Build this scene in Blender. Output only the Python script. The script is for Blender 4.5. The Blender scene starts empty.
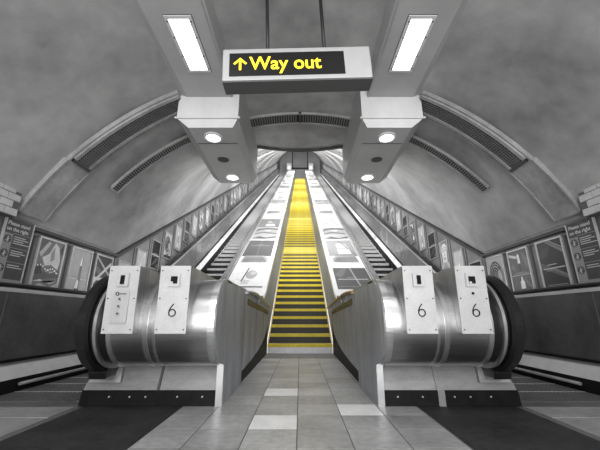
import bpy, bmesh, math, random
from mathutils import Vector, Matrix
random.seed(7)
scene = bpy.context.scene
COL = scene.collection
R = math.radians
C30, S30 = math.cos(R(30)), math.sin(R(30))
T30 = S30 / C30
EYE = 0.75
Y_END = 41.6                                   # head of the incline

# ------------------------------------------------------------------ materials
def nodes(m):
    m.use_nodes = True
    nt = m.node_tree
    return nt, nt.nodes['Principled BSDF']

def mat(name, col, rough=0.6, metal=0.0, noise=0.0, scale=4.0, bump=0.0, stretch=(1, 1, 1), detail=4.0, fine=0.0, spec=0.5):
    """grey (or rgb) surface with cloudy wear; noise is the relative spread of its value"""
    m = bpy.data.materials.new(name)
    nt, b = nodes(m)
    c = (col, col, col) if isinstance(col, (int, float)) else col
    b.inputs['Roughness'].default_value = rough
    b.inputs['Metallic'].default_value = metal
    b.inputs['Specular IOR Level'].default_value = spec
    b.inputs['Base Color'].default_value = (*c, 1)
    if noise or bump:
        tc = nt.nodes.new('ShaderNodeTexCoord')
        mp = nt.nodes.new('ShaderNodeMapping')
        mp.inputs['Scale'].default_value = stretch
        nt.links.new(tc.outputs['Object'], mp.inputs['Vector'])
        n = nt.nodes.new('ShaderNodeTexNoise')
        n.inputs['Scale'].default_value = scale
        n.inputs['Detail'].default_value = detail
        n.inputs['Roughness'].default_value = 0.62
        nt.links.new(mp.outputs[0], n.inputs['Vector'])
        out = n.outputs['Fac']
        if fine:
            n2 = nt.nodes.new('ShaderNodeTexNoise')
            n2.inputs['Scale'].default_value = scale * 9
            n2.inputs['Detail'].default_value = 3
            nt.links.new(mp.outputs[0], n2.inputs['Vector'])
            mx = nt.nodes.new('ShaderNodeMix')
            mx.inputs[0].default_value = fine
            nt.links.new(out, mx.inputs[2]); nt.links.new(n2.outputs['Fac'], mx.inputs[3])
            out = mx.outputs[0]
        if noise:
            rp = nt.nodes.new('ShaderNodeMapRange')
            rp.inputs['From Min'].default_value = 0.3
            rp.inputs['From Max'].default_value = 0.7
            rp.inputs['To Min'].default_value = 1 - noise
            rp.inputs['To Max'].default_value = 1 + noise
            nt.links.new(out, rp.inputs['Value'])
            mul = nt.nodes.new('ShaderNodeVectorMath'); mul.operation = 'SCALE'
            mul.inputs[0].default_value = c
            nt.links.new(rp.outputs[0], mul.inputs['Scale'])
            nt.links.new(mul.outputs[0], b.inputs['Base Color'])
        if bump:
            bp = nt.nodes.new('ShaderNodeBump')
            bp.inputs['Strength'].default_value = bump
            bp.inputs['Distance'].default_value = 0.02
            nt.links.new(out, bp.inputs['Height'])
            nt.links.new(bp.outputs[0], b.inputs['Normal'])
    return m

def emit(name, col, strength, base=(0.8, 0.8, 0.8)):
    m = bpy.data.materials.new(name)
    nt, b = nodes(m)
    b.inputs['Base Color'].default_value = (*base, 1)
    b.inputs['Emission Color'].default_value = (*col, 1)
    b.inputs['Emission Strength'].default_value = strength
    return m

M = {}
M['plaster'] = mat('plaster', 0.31, 0.72, 0, 0.5, 0.6, 0.25, detail=8, fine=0.18)
M['plaster_rib'] = mat('plaster_rib', 0.27, 0.7, 0, 0.45, 2.2, 0.3, detail=7, fine=0.2)
M['beam'] = mat('beam', 0.40, 0.5, 0, 0.10, 1.5, detail=5)
M['collar'] = mat('collar', 0.62, 0.42, 0, 0.08, 3)
M['seam'] = mat('seam', 0.06, 0.8)
M['tile_wall'] = mat('tile_wall', 0.42, 0.35, 0, 0.1, 8)
M['grout'] = mat('grout', 0.10, 0.9)
M['wall'] = mat('wall_panel', 0.15, 0.45, 0, 0.35, 2.5, detail=6)
M['wall_joint'] = mat('wall_joint', 0.05, 0.6)
M['wall_trim'] = mat('wall_trim', 0.03, 0.5)
M['steel'] = mat('steel', 0.42, 0.34, 1.0, 0.22, 3, stretch=(0.6, 6, 6), detail=6, fine=0.3)
M['steel_side'] = mat('steel_side', 0.36, 0.42, 0.85, 0.38, 2.6, stretch=(1, 2.0, 0.35), detail=7, fine=0.35)
M['steel_plate'] = mat('steel_plate', 0.38, 0.5, 0.2, 0.14, 9, detail=6, fine=0.4)
M['steel_base'] = mat('steel_base', 0.22, 0.42, 0.5, 0.25, 4, stretch=(1, 1, 3), detail=6, fine=0.3)
M['steel_trim'] = mat('steel_trim', 0.52, 0.28, 0.9, 0.1, 6)
M['side_steel'] = mat('side_steel', (0.40, 0.41, 0.435), 0.45, 0.55, 0.42, 2.6, stretch=(1, 2.0, 0.35), detail=7, fine=0.35)
M['stair_wall'] = mat('stair_wall', (0.27, 0.295, 0.36), 0.45, 0.1, 0.15, 3)
M['vent_bar'] = mat('vent_bar', 0.10, 0.6, 0, 0.2, 8)
M['black'] = mat('black', 0.006, 0.5, 0, 0.4, 12, detail=6, spec=0.1)
M['rubber'] = mat('rubber', 0.008, 0.28, spec=0.35)
M['rubber_sheen'] = mat('rubber_sheen', 0.17, 0.25, 0, 0.1, 5)  # incline rubber: reflection of the bright tunnel put into the colour
M['panel_sheen'] = mat('panel_sheen', 0.24, 0.26, 0.5, 0.3, 2.0, detail=6, fine=0.2)  # incline panel: reflected brightness painted in as a lighter grey
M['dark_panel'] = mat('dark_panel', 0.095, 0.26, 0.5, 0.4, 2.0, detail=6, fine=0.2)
M['inner_deck'] = mat('inner_deck', 0.8, 0.35, 0.1, 0.3, 3, detail=5)
M['tread'] = mat('tread', 0.45, 0.45, 0.4, 0.2, 14, detail=3)
M['tread_dark'] = mat('tread_dark', 0.02, 0.7)
M['comb'] = mat('comb', 0.12, 0.5, 0.4, 0.4, 6, fine=0.4)
M['plate'] = mat('landing_plate', 0.30, 0.5, 0.3, 0.35, 3, detail=6, fine=0.3)
M['deck_white'] = mat('deck_white', 0.74, 0.4, 0, 0.08, 4, detail=5, fine=0.3)
M['deck_side'] = mat('deck_side', 0.36, 0.45, 0.2, 0.15, 3)
M['brass'] = mat('brass', (0.36, 0.27, 0.12), 0.4, 0.5, 0.2, 5)
M['yellow'] = mat('yellow', (0.60, 0.47, 0.008), 0.5, 0, 0.15, 9, detail=5)
M['white_nosing'] = mat('pale_nosing', (0.74, 0.64, 0.06), 0.5, 0, 0.08, 9)
M['tread_concrete'] = mat('stair_tread', (0.16, 0.13, 0.02), 0.6, 0, 0.3, 8)
M['white_riser'] = mat('white_riser', 0.66, 0.5, 0, 0.15, 10, fine=0.4)
M['mat_dark'] = mat('asphalt', 0.024, 0.6, 0, 0.7, 2.2, 0.15, detail=8, fine=0.35, spec=0.25)
for i, v in enumerate((0.25, 0.275, 0.30, 0.225)):
    M['tile%d' % i] = mat('floor_tile_%s' % 'abcd'[i], v, 0.42, 0, 0.42, 2.2, 0.05, detail=8, fine=0.35)
M['tile_white'] = mat('floor_tile_pale', 0.62, 0.45, 0, 0.18, 7, fine=0.5)
M['tile_dark'] = mat('floor_tile_dark', 0.075, 0.45, 0, 0.3, 5)
M['floor_side'] = mat('floor_side', 0.14, 0.5, 0, 0.35, 2.5, detail=7, fine=0.3)
M['frame'] = mat('poster_frame', 0.42, 0.35, 0.5, 0.1, 6)
M['frame_dark'] = mat('poster_frame_dark', 0.12, 0.4, 0.4)
M['sign_case'] = mat('sign_case', 0.40, 0.4, 0.1, 0.06, 4)
M['sign_under'] = mat('sign_under', 0.07, 0.5)
M['sign_black'] = mat('sign_black', 0.006, 0.35)
M['yellow_glow'] = emit('sign_yellow', (1.0, 0.78, 0.03), 1.05, (0.8, 0.6, 0.02))
M['rod'] = mat('rod', 0.02, 0.5)
M['lamp'] = emit('lamp_white', (1, 1, 1), 6.0)
M['lamp_soft'] = emit('downlight_white', (1, 1, 1), 7.0)
M['lamp_post'] = emit('post_white', (1, 1, 1), 0.8)
M['chrome'] = mat('chrome', 0.75, 0.15, 1.0)
M['notice'] = mat('notice', 0.035, 0.4)
M['notice_strip'] = mat('notice_strip', 0.20, 0.4)
M['ink_white'] = mat('ink_white', 0.42, 0.5)
M['end_wall'] = mat('end_wall', 0.45, 0.5, 0, 0.15, 0.5)
M['end_panel'] = mat('end_panel', 0.4, 0.5, 0, 0.15, 0.5)
GREYS = [0.008, 0.03, 0.075, 0.14, 0.24, 0.38, 0.55, 0.78]
for i, v in enumerate(GREYS):
    M['ink%d' % i] = mat('poster_ink_%s' % 'abcdefgh'[i], v, 0.35, 0, 0.12, 12)

# stair riser paint: black low down, worn through to ochre higher up the flight
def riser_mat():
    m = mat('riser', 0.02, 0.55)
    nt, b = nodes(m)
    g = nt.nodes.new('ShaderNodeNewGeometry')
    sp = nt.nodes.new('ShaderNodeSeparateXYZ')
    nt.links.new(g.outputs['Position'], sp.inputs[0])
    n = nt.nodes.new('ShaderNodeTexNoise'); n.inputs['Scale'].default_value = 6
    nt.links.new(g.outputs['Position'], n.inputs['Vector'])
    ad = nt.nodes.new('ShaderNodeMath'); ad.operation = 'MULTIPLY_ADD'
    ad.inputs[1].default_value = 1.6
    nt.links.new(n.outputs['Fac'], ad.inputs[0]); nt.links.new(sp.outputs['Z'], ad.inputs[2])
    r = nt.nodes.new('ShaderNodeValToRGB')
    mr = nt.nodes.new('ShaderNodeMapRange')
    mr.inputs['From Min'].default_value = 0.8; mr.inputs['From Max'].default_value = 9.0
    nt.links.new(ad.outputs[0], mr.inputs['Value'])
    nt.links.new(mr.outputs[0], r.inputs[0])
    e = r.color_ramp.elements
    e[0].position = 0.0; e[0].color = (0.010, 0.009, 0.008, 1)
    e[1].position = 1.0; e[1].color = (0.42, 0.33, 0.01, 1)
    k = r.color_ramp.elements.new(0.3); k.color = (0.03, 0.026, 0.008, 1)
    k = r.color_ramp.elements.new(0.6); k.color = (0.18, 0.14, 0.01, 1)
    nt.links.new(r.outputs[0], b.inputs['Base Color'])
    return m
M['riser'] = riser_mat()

# ------------------------------------------------------------------ mesh helpers
class MB:
    def __init__(self):
        self.v = []; self.f = []; self.mi = []; self.mats = []; self.sm = []
    def m(self, name):
        if name not in self.mats: self.mats.append(name)
        return self.mats.index(name)
    def face(self, pts, mt, smooth=False):
        i0 = len(self.v)
        self.v += [tuple(p) for p in pts]
        self.f.append(list(range(i0, i0 + len(pts)))); self.mi.append(self.m(mt)); self.sm.append(smooth)
    def hexa(self, p, mt):                     # p: 4 bottom, 4 top corners in matching order
        i0 = len(self.v); self.v += [tuple(q) for q in p]
        for q in ((3, 2, 1, 0), (4, 5, 6, 7), (0, 1, 5, 4), (1, 2, 6, 5), (2, 3, 7, 6), (3, 0, 4, 7)):
            self.f.append([i0 + k for k in q]); self.mi.append(self.m(mt)); self.sm.append(False)
    def box(self, x0, x1, y0, y1, z0, z1, mt):
        self.hexa([(x0, y0, z0), (x1, y0, z0), (x1, y1, z0), (x0, y1, z0), (x0, y0, z1), (x1, y0, z1), (x1, y1, z1), (x0, y1, z1)], mt)
    def ibox(self, x0, x1, t0, t1, n0, n1, mt):   # box on the 30 degree incline
        self.hexa([P(x0, t0, n0), P(x1, t0, n0), P(x1, t1, n0), P(x0, t1, n0), P(x0, t0, n1), P(x1, t0, n1), P(x1, t1, n1), P(x0, t1, n1)], mt)
    def prism(self, prof, x0, x1, mt, cap=None, smooth=False):  # (y,z) outline pulled along x
        i0 = len(self.v); n = len(prof)
        self.v += [(x0, y, z) for y, z in prof] + [(x1, y, z) for y, z in prof]
        for k in range(n):
            a, b = k, (k + 1) % n
            self.f.append([i0 + a, i0 + b, i0 + n + b, i0 + n + a]); self.mi.append(self.m(mt)); self.sm.append(smooth)
        self.f.append([i0 + k for k in range(n)][::-1]); self.mi.append(self.m(cap or mt)); self.sm.append(False)
        self.f.append([i0 + n + k for k in range(n)]); self.mi.append(self.m(cap or mt)); self.sm.append(False)
    def strip(self, x0, x1, path, th, mt):     # a slab that follows a (y,z) path, th thick below it
        low = offset(path, -th)
        i0 = len(self.v); n = len(path)
        for (y, z), (yy, zz) in zip(path, low):
            self.v += [(x0, y, z), (x1, y, z), (x1, yy, zz), (x0, yy, zz)]
        for k in range(n - 1):
            a = i0 + 4 * k; b = a + 4
            for q in ((0, 1), (1, 2), (2, 3), (3, 0)):
                self.f.append([a + q[0], a + q[1], b + q[1], b + q[0]]); self.mi.append(self.m(mt)); self.sm.append(False)
        for a in (i0, i0 + 4 * (n - 1)):
            self.f.append([a, a + 1, a + 2, a + 3]); self.mi.append(self.m(mt)); self.sm.append(False)
    def band(self, x, top, bot, th, mt, far=None):       # upright plate between two (y,z) paths of equal length
        i0 = len(self.v); n = len(top)
        for (y, z), (yy, zz) in zip(top, bot):
            self.v += [(x, y, z), (x + th, y, z), (x + th, yy, zz), (x, yy, zz)]
        for k in range(n - 1):
            a = i0 + 4 * k; b = a + 4
            for q in ((0, 1), (1, 2), (2, 3), (3, 0)):
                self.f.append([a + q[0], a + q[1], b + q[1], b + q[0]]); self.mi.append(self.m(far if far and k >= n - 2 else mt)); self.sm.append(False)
        for a in (i0, i0 + 4 * (n - 1)):
            self.f.append([a, a + 1, a + 2, a + 3]); self.mi.append(self.m(mt)); self.sm.append(False)
    def tube(self, pts, r, mt, seg=8, smooth=True):
        pts = [Vector(p) for p in pts]; rings = []
        for i, p in enumerate(pts):
            d = (pts[min(i + 1, len(pts) - 1)] - pts[max(i - 1, 0)]).normalized()
            a = d.orthogonal().normalized() if abs(d.x) > 0.9 else d.cross(Vector((1, 0, 0))).normalized()
            b = d.cross(a).normalized()
            i0 = len(self.v); rings.append(i0)
            for k in range(seg):
                w = 2 * math.pi * k / seg
                self.v.append(tuple(p + a * (r * math.cos(w)) + b * (r * math.sin(w))))
        for a, b in zip(rings, rings[1:]):
            for k in range(seg):
                self.f.append([a + k, a + (k + 1) % seg, b + (k + 1) % seg, b + k]); self.mi.append(self.m(mt)); self.sm.append(smooth)
        for a in (rings[0], rings[-1]):
            self.f.append([a + k for k in range(seg)]); self.mi.append(self.m(mt)); self.sm.append(False)
    def disc(self, c, r, z0, z1, mt, seg=20, cap=None):   # upright short cylinder, z axis
        i0 = len(self.v)
        for z in (z0, z1):
            self.v += [(c[0] + r * math.cos(2 * math.pi * k / seg), c[1] + r * math.sin(2 * math.pi * k / seg), z) for k in range(seg)]
        for k in range(seg):
            self.f.append([i0 + k, i0 + (k + 1) % seg, i0 + seg + (k + 1) % seg, i0 + seg + k]); self.mi.append(self.m(mt)); self.sm.append(True)
        self.f.append([i0 + k for k in range(seg)][::-1]); self.mi.append(self.m(cap or mt)); self.sm.append(False)
        self.f.append([i0 + seg + k for k in range(seg)]); self.mi.append(self.m(cap or mt)); self.sm.append(False)
    def mesh(self, name):
        me = bpy.data.meshes.new(name)
        me.from_pydata(self.v, [], self.f)
        for n in self.mats: me.materials.append(M[n])
        me.polygons.foreach_set('material_index', self.mi)
        me.polygons.foreach_set('use_smooth', self.sm)
        bm = bmesh.new(); bm.from_mesh(me)
        bmesh.ops.recalc_face_normals(bm, faces=bm.faces)
        bm.to_mesh(me); bm.free()
        me.update()
        return me
    def build(self, name, parent=None, bevel=0.0):
        o = bpy.data.objects.new(name, self.mesh(name)); COL.objects.link(o)
        if parent is not None: o.parent = parent
        if bevel:
            b = o.modifiers.new('bevel', 'BEVEL'); b.width = bevel; b.segments = 2; b.limit_method = 'ANGLE'
        return o

def P(x, t, n):
    return (x, C30 * t - S30 * n, EYE + S30 * t + C30 * n)
def yz(t, n):
    return (C30 * t - S30 * n, EYE + S30 * t + C30 * n)
def offset(path, d):
    out = []
    for i, p in enumerate(path):
        a = path[max(i - 1, 0)]; b = path[min(i + 1, len(path) - 1)]
        dy, dz = b[0] - a[0], b[1] - a[1]; L = math.hypot(dy, dz)
        out.append((p[0] - dz / L * d, p[1] + dy / L * d))
    return out
def rail_path(n, z, y0, y_end=Y_END, rad=0.45, steps=7):
    """(y,z): level at height z, a rounded bend, then up the 30 degree line whose perpendicular offset from the eye is n"""
    yk = ((z - EYE) * C30 - n) / S30
    pts = [(y0, z)]
    for k in range(steps + 1):
        u = k / steps
        a = (yk - rad, z); b = (yk, z); c = (yk + rad * C30, z + rad * S30)
        pts.append(((1 - u) ** 2 * a[0] + 2 * u * (1 - u) * b[0] + u * u * c[0], (1 - u) ** 2 * a[1] + 2 * u * (1 - u) * b[1] + u * u * c[1]))
    pts.append((y_end, z + (y_end - yk) * T30))
    return pts

def thing(name, label, cat, loc=(0, 0, 0), rot=None, group=None):
    o = bpy.data.objects.new(name, None); COL.objects.link(o)
    o.empty_display_size = 0.1
    if rot is not None: o.matrix_world = Matrix.Translation(loc) @ rot.to_4x4()
    else: o.location = loc
    tag(o, label, cat, group)
    return o
def tag(o, label, cat, group=None):
    o['label'] = label; o['category'] = cat
    if group: o['group'] = group
    return o
def struct(o, label=None):
    o['kind'] = 'structure'
    if label: o['label'] = label
    return o
def text_mesh(s, size, mt, bold=0.0, depth=0.002, align='LEFT', spacing=1.0):
    cu = bpy.data.curves.new('lettering', 'FONT'); cu.body = s; cu.size = size; cu.offset = bold; cu.extrude = depth
    cu.align_x = align; cu.space_character = spacing
    o = bpy.data.objects.new('lettering', cu); COL.objects.link(o)
    dg = bpy.context.evaluated_depsgraph_get()
    me = bpy.data.meshes.new_from_object(o.evaluated_get(dg))
    bpy.data.objects.remove(o); bpy.data.curves.remove(cu)
    me.materials.clear(); me.materials.append(M[mt])
    return me
def mesh_obj(name, me, parent=None, loc=(0, 0, 0)):
    o = bpy.data.objects.new(name, me); COL.objects.link(o)
    if parent is not None: o.parent = parent
    o.location = loc
    return o
ONES = 'first second third fourth fifth sixth seventh eighth ninth tenth eleventh twelfth thirteenth fourteenth fifteenth sixteenth seventeenth eighteenth nineteenth'.split()
TENS = {2: 'twent', 3: 'thirt', 4: 'fort', 5: 'fift', 6: 'sixt', 7: 'sevent'}
def ordinal(n):
    if n < 20: return ONES[n - 1]
    t, u = divmod(n, 10)
    return TENS[t] + ('ieth' if u == 0 else 'y-' + ONES[u - 1])
def rot_cols(u, v, n):
    return Matrix((u, v, n)).transposed()

# ------------------------------------------------------------------ setting: vault, beams, walls, floor
RV, ZV = 3.6, 0.3                              # vault radius, height of its axis
def y_kink(x):
    x = abs(x)
    return 5.46 - 0.32 * (x / 0.83) ** 2 if x < 0.83 else 5.14 + 0.26 * min(1, (x - 0.83) / 2.4)
def y_round(x):
    x = abs(x)
    if x < 1.3 or x > 3.2: return 0.0
    return 1.1 * math.sin(math.pi * (x - 1.3) / 1.9)
def vault_z(x, y, r=RV):
    z = ZV + math.sqrt(max(r * r - x * x, 0))
    u = y - y_kink(x); w = y_round(x)
    return z + T30 * 0.5 * (u + math.sqrt(u * u + w * w)) - T30 * (0.5 * w * 0.35 if w else 0) * math.exp(-u * u)

ang = [R(-64.6 + 129.2 * i / 72) for i in range(73)]
ys = [-4.5, -2, 0, 1.5, 2.5, 3.2, 4.0] + [4.4 + 0.1 * i for i in range(26)] + [7.5 + 1.5 * i for i in range(27)]
mb = MB()
for y in ys:
    for a in ang:
        x = RV * math.sin(a)
        mb.v.append((x, y, vault_z(x, y)))
na = len(ang)
mb.m('plaster')
for j in range(len(ys) - 1):
    for i in range(na - 1):
        mb.f.append([j * na + i, j * na + i + 1, (j + 1) * na + i + 1, (j + 1) * na + i]); mb.mi.append(0); mb.sm.append(True)
ceil = struct(mb.build('ceiling'))

# dark edge where the level vault ends between the beams
mb = MB()
xs = [-0.86 + 1.72 * i / 16 for i in range(17)]
for a, b in zip(xs, xs[1:]):
    mb.hexa([(a, y_kink(a) - 0.01, vault_z(a, 4) - 0.035), (b, y_kink(b) - 0.01, vault_z(b, 4) - 0.035), (b, y_kink(b) + 0.03, vault_z(b, 4) - 0.035), (a, y_kink(a) + 0.03, vault_z(a, 4) - 0.035),
             (a, y_kink(a) - 0.01, vault_z(a, 4) + 0.02), (b, y_kink(b) - 0.01, vault_z(b, 4) + 0.02), (b, y_kink(b) + 0.03, vault_z(b, 4) + 0.03), (a, y_kink(a) + 0.03, vault_z(a, 4) + 0.03)], 'seam')
struct(mb.build('trim_1'))

def arc_block(mb, a0, a1, y0, y1, r0, r1, mt, step=2.0):
    n = max(1, int(abs(a1 - a0) / step))
    for k in range(n):
        u, v = R(a0 + (a1 - a0) * k / n), R(a0 + (a1 - a0) * (k + 1) / n)
        def q(a, y, r): return (r * math.sin(a), y, ZV + r * math.cos(a))
        mb.hexa([q(u, y0, r0), q(v, y0, r0), q(v, y1, r0), q(u, y1, r0), q(u, y0, r1), q(v, y0, r1), q(v, y1, r1), q(u, y1, r1)], mt)

for s, side in ((-1, 'left'), (1, 'right')):
    # plaster rib across the vault with a wide square-mesh vent let into it
    mb = MB(); arc_block(mb, s * 26, s * 63.5, 3.36, 3.72, RV - 0.035, RV + 0.02, 'plaster_rib')
    arc_block(mb, s * 50.9, s * 63.3, 3.335, 3.36, RV - 0.05, RV + 0.02, 'plaster_rib')
    arc_block(mb, s * 26, s * 63.3, 3.72, 3.745, RV - 0.045, RV + 0.02, 'plaster_rib')
    struct(mb.build('ceiling_rib'))
    t = thing('vent_grille', 'wide square-mesh vent grille curving over the %s side of the vault' % side, 'vent', (s * 2.3, 3.55, 2.9), group='curved ceiling vents')
    def loc(o): o.parent = t; o.matrix_parent_inverse = Matrix.Translation((-s * 2.3, -3.55, -2.9)); return o
    mb = MB(); arc_block(mb, s * 26.3, s * 50.4, 3.40, 3.67, RV - 0.045, RV - 0.036, 'black'); loc(mb.build('backing'))
    mb = MB()
    arc_block(mb, s * 26.2, s * 50.6, 3.385, 3.43, RV - 0.062, RV - 0.036, 'plaster_rib'); arc_block(mb, s * 26.2, s * 50.6, 3.64, 3.685, RV - 0.062, RV - 0.036, 'plaster_rib')
    arc_block(mb, s * 50.0, s * 50.7, 3.385, 3.685, RV - 0.064, RV - 0.036, 'seam', 1); loc(mb.build('frame'))
    mb = MB()
    for k in range(45):
        a = 26.6 + k * 0.53; arc_block(mb, s * a, s * (a + 0.2), 3.425, 3.645, RV - 0.056, RV - 0.044, 'vent_bar', 1)
    for k in range(1, 6):
        y = 3.43 + k * 0.035; arc_block(mb, s * 26.5, s * 50.2, y, y + 0.012, RV - 0.057, RV - 0.045, 'vent_bar')
    loc(mb.build('mesh'))
    # narrower slatted vent behind it
    t = thing('vent_grille', 'narrow slatted vent grille on the %s vault behind the wider mesh vent' % side, 'vent', (s * 2.3, 4.32, 2.9), group='curved ceiling vents')
    def loc2(o): o.parent = t; o.matrix_parent_inverse = Matrix.Translation((-s * 2.3, -4.32, -2.9)); return o
    mb = MB(); arc_block(mb, s * 24, s * 50.6, 4.235, 4.405, RV - 0.02, RV - 0.004, 'black'); loc2(mb.build('backing'))
    mb = MB()
    for k in range(44):
        a = 24.2 + k * 0.6; arc_block(mb, s * a, s * (a + 0.33), 4.25, 4.39, RV - 0.035, RV - 0.018, 'vent_bar', 1)
    loc2(mb.build('slats'))
    mb = MB(); arc_block(mb, s * 50.6, s * 51.0, 4.225, 4.415, RV - 0.037, RV - 0.003, 'plaster_rib', 1); arc_block(mb, s * 24, s * 50.9, 4.225, 4.25, RV - 0.037, RV - 0.003, 'plaster_rib'); arc_block(mb, s * 24, s * 50.9, 4.39, 4.415, RV - 0.037, RV - 0.003, 'plaster_rib')
    loc2(mb.build('frame'))
t = thing('vent_grille', 'slatted vent grille across the crown of the vault between the two ceiling beams', 'vent', (0, 4.42, 3.88), group='curved ceiling vents')
I = Matrix.Translation((0, -4.42, -3.88))
mb = MB(); arc_block(mb, -13.6, 13.6, 4.29, 4.55, RV - 0.02, RV - 0.004, 'black'); o = mb.build('backing', t); o.matrix_parent_inverse = I
mb = MB()
for k in range(42):
    a = -13.3 + k * 0.635
    if abs(a + 0.2) > 0.5: arc_block(mb, a, a + 0.36, 4.31, 4.53, RV - 0.035, RV - 0.018, 'vent_bar', 1)
o = mb.build('slats', t); o.matrix_parent_inverse = I
mb = MB()
for y in (4.28, 4.53): arc_block(mb, -13.6, 13.6, y, y + 0.025, RV - 0.04, RV - 0.003, 'plaster_rib')
arc_block(mb, -0.35, 0.35, 4.28, 4.555, RV - 0.04, RV - 0.003, 'seam', 1)
o = mb.build('frame', t); o.matrix_parent_inverse = I

for s, side in ((-1, 'left'), (1, 'right')):
    # ceiling beam: deep soffit with a chamfered outer edge, stepping down to a lower tapered length
    mb = MB()
    sec = [(0.88, 3.53), (1.49, 3.53), (1.60, 3.58), (1.60, 3.72), (0.88, 3.92)]
    a = [(s * x, -4.5, z) for x, z in sec]; b = [(s * x, 3.49, z) for x, z in sec]
    for k in range(5): mb.face([a[k], a[(k + 1) % 5], b[(k + 1) % 5], b[k]], 'beam')
    mb.face(a, 'beam'); mb.face(b, 'beam')
    mb.box(s * 0.895, s * 0.91, -4.5, 3.47, 3.522, 3.531, 'deck_side')
    struct(mb.build('ceiling_beam'))
    mb = MB()
    sec = [(0.80, 3.21), (0.87, 3.10), (1.45, 3.10), (1.59, 3.21), (1.59, 3.75), (0.80, 3.95)]
    ys3 = [3.47, 5.27]
    a = [(s * x, 3.47 + (0.05 if z < 3.15 else 0), z) for x, z in sec]; b = [(s * x, 5.27, z) for x, z in sec]
    mt6 = ['beam', 'beam', 'beam', 'beam', 'beam', 'beam']
    for k in range(6): mb.face([a[k], a[(k + 1) % 6], b[(k + 1) % 6], b[k]], mt6[k])
    mb.face([a[0], a[3], a[4], a[5]], 'collar'); mb.face([a[0], a[1], a[2], a[3]], 'collar'); mb.face(b, 'beam')
    mb.box(s * 0.88, s * 1.44, 3.90, 3.908, 3.094, 3.101, 'seam')
    mb.box(s * 0.775, s * 1.615, 3.455, 3.475, 3.20, 3.222, 'collar')
    struct(mb.build('ceiling_beam'))
    # fluorescent panel
    t = thing('ceiling_light', 'bright rectangular fluorescent panel recessed in the %s ceiling beam' % side, 'light', (s * 1.18, 2.66, 3.53), group='recessed fluorescent panels')
    mb = MB(); w, l = 0.135, 0.36
    for x0, x1, y0, y1 in ((-w, w, -l, -l + 0.035), (-w, w, l - 0.035, l), (-w, -w + 0.035, -l + 0.0352, l - 0.0352), (w - 0.035, w, -l + 0.0352, l - 0.0352)): mb.box(x0, x1, y0, y1, -0.016, 0.004, 'collar')
    mb.build('frame', t)
    mb = MB(); mb.box(-w - 0.005, w + 0.005, -l - 0.005, l + 0.005, -0.006, 0.004, 'seam'); mb.build('gasket', t)
    mb = MB(); mb.box(-w + 0.036, w - 0.036, -l + 0.036, l - 0.036, -0.012, 0.0, 'lamp'); mb.build('diffuser', t)
    for x in (-w + 0.017, w - 0.017):
        for y in (-l + 0.06, -0.12, 0.12, l - 0.06):
            mb = MB(); mb.disc((x, y), 0.008, -0.02, -0.015, 'rod', 8); mb.build('screw', t)
    # downlights and speaker disc under the lower beam
    for y, nm in ((3.74, 'front'), (5.0, 'rear')):
        t = thing('downlight', 'round downlight glowing at the %s end of the %s lower beam' % (nm, side), 'light', (s * 1.18, y, 3.10), group='round downlights')
        mb = MB()
        seg = 24
        for r0, r1, z0, z1 in ((0.095, 0.125, -0.022, 0.004),):
            for k in range(seg):
                u, v = 2 * math.pi * k / seg, 2 * math.pi * (k + 1) / seg
                mb.hexa([(r0 * math.cos(u), r0 * math.sin(u), z0), (r1 * math.cos(u), r1 * math.sin(u), z0), (r1 * math.cos(v), r1 * math.sin(v), z0), (r0 * math.cos(v), r0 * math.sin(v), z0),
                         (r0 * math.cos(u), r0 * math.sin(u), z1), (r1 * math.cos(u), r1 * math.sin(u), z1), (r1 * math.cos(v), r1 * math.sin(v), z1), (r0 * math.cos(v), r0 * math.sin(v), z1)], 'collar')
        mb.build('bezel', t)
        mb = MB(); mb.disc((0, 0), 0.097, -0.012, 0.0, 'lamp_soft', 24); mb.build('lens', t)
        if y < 4:
            for dx in (-0.03, 0.025):
                mb = MB(); mb.tube([(dx + 0.028 * math.cos(w * 0.5), -0.02 + 0.04 * math.sin(w * 0.5), -0.018) for w in range(0, 8)], 0.005, 'frame_dark', 6); mb.build('bulb', t)
    t = thing('ceiling_speaker', 'dark round speaker disc between the two downlights on the %s beam' % side, 'speaker', (s * 1.19, 4.36, 3.10), group='ceiling speakers')
    mb = MB(); mb.disc((0, 0), 0.085, -0.012, 0.003, 'seam', 20); mb.build('cover', t)
    mb = MB(); mb.disc((0, 0), 0.1, -0.007, 0.003, 'deck_side', 20); mb.build('rim', t)

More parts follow.
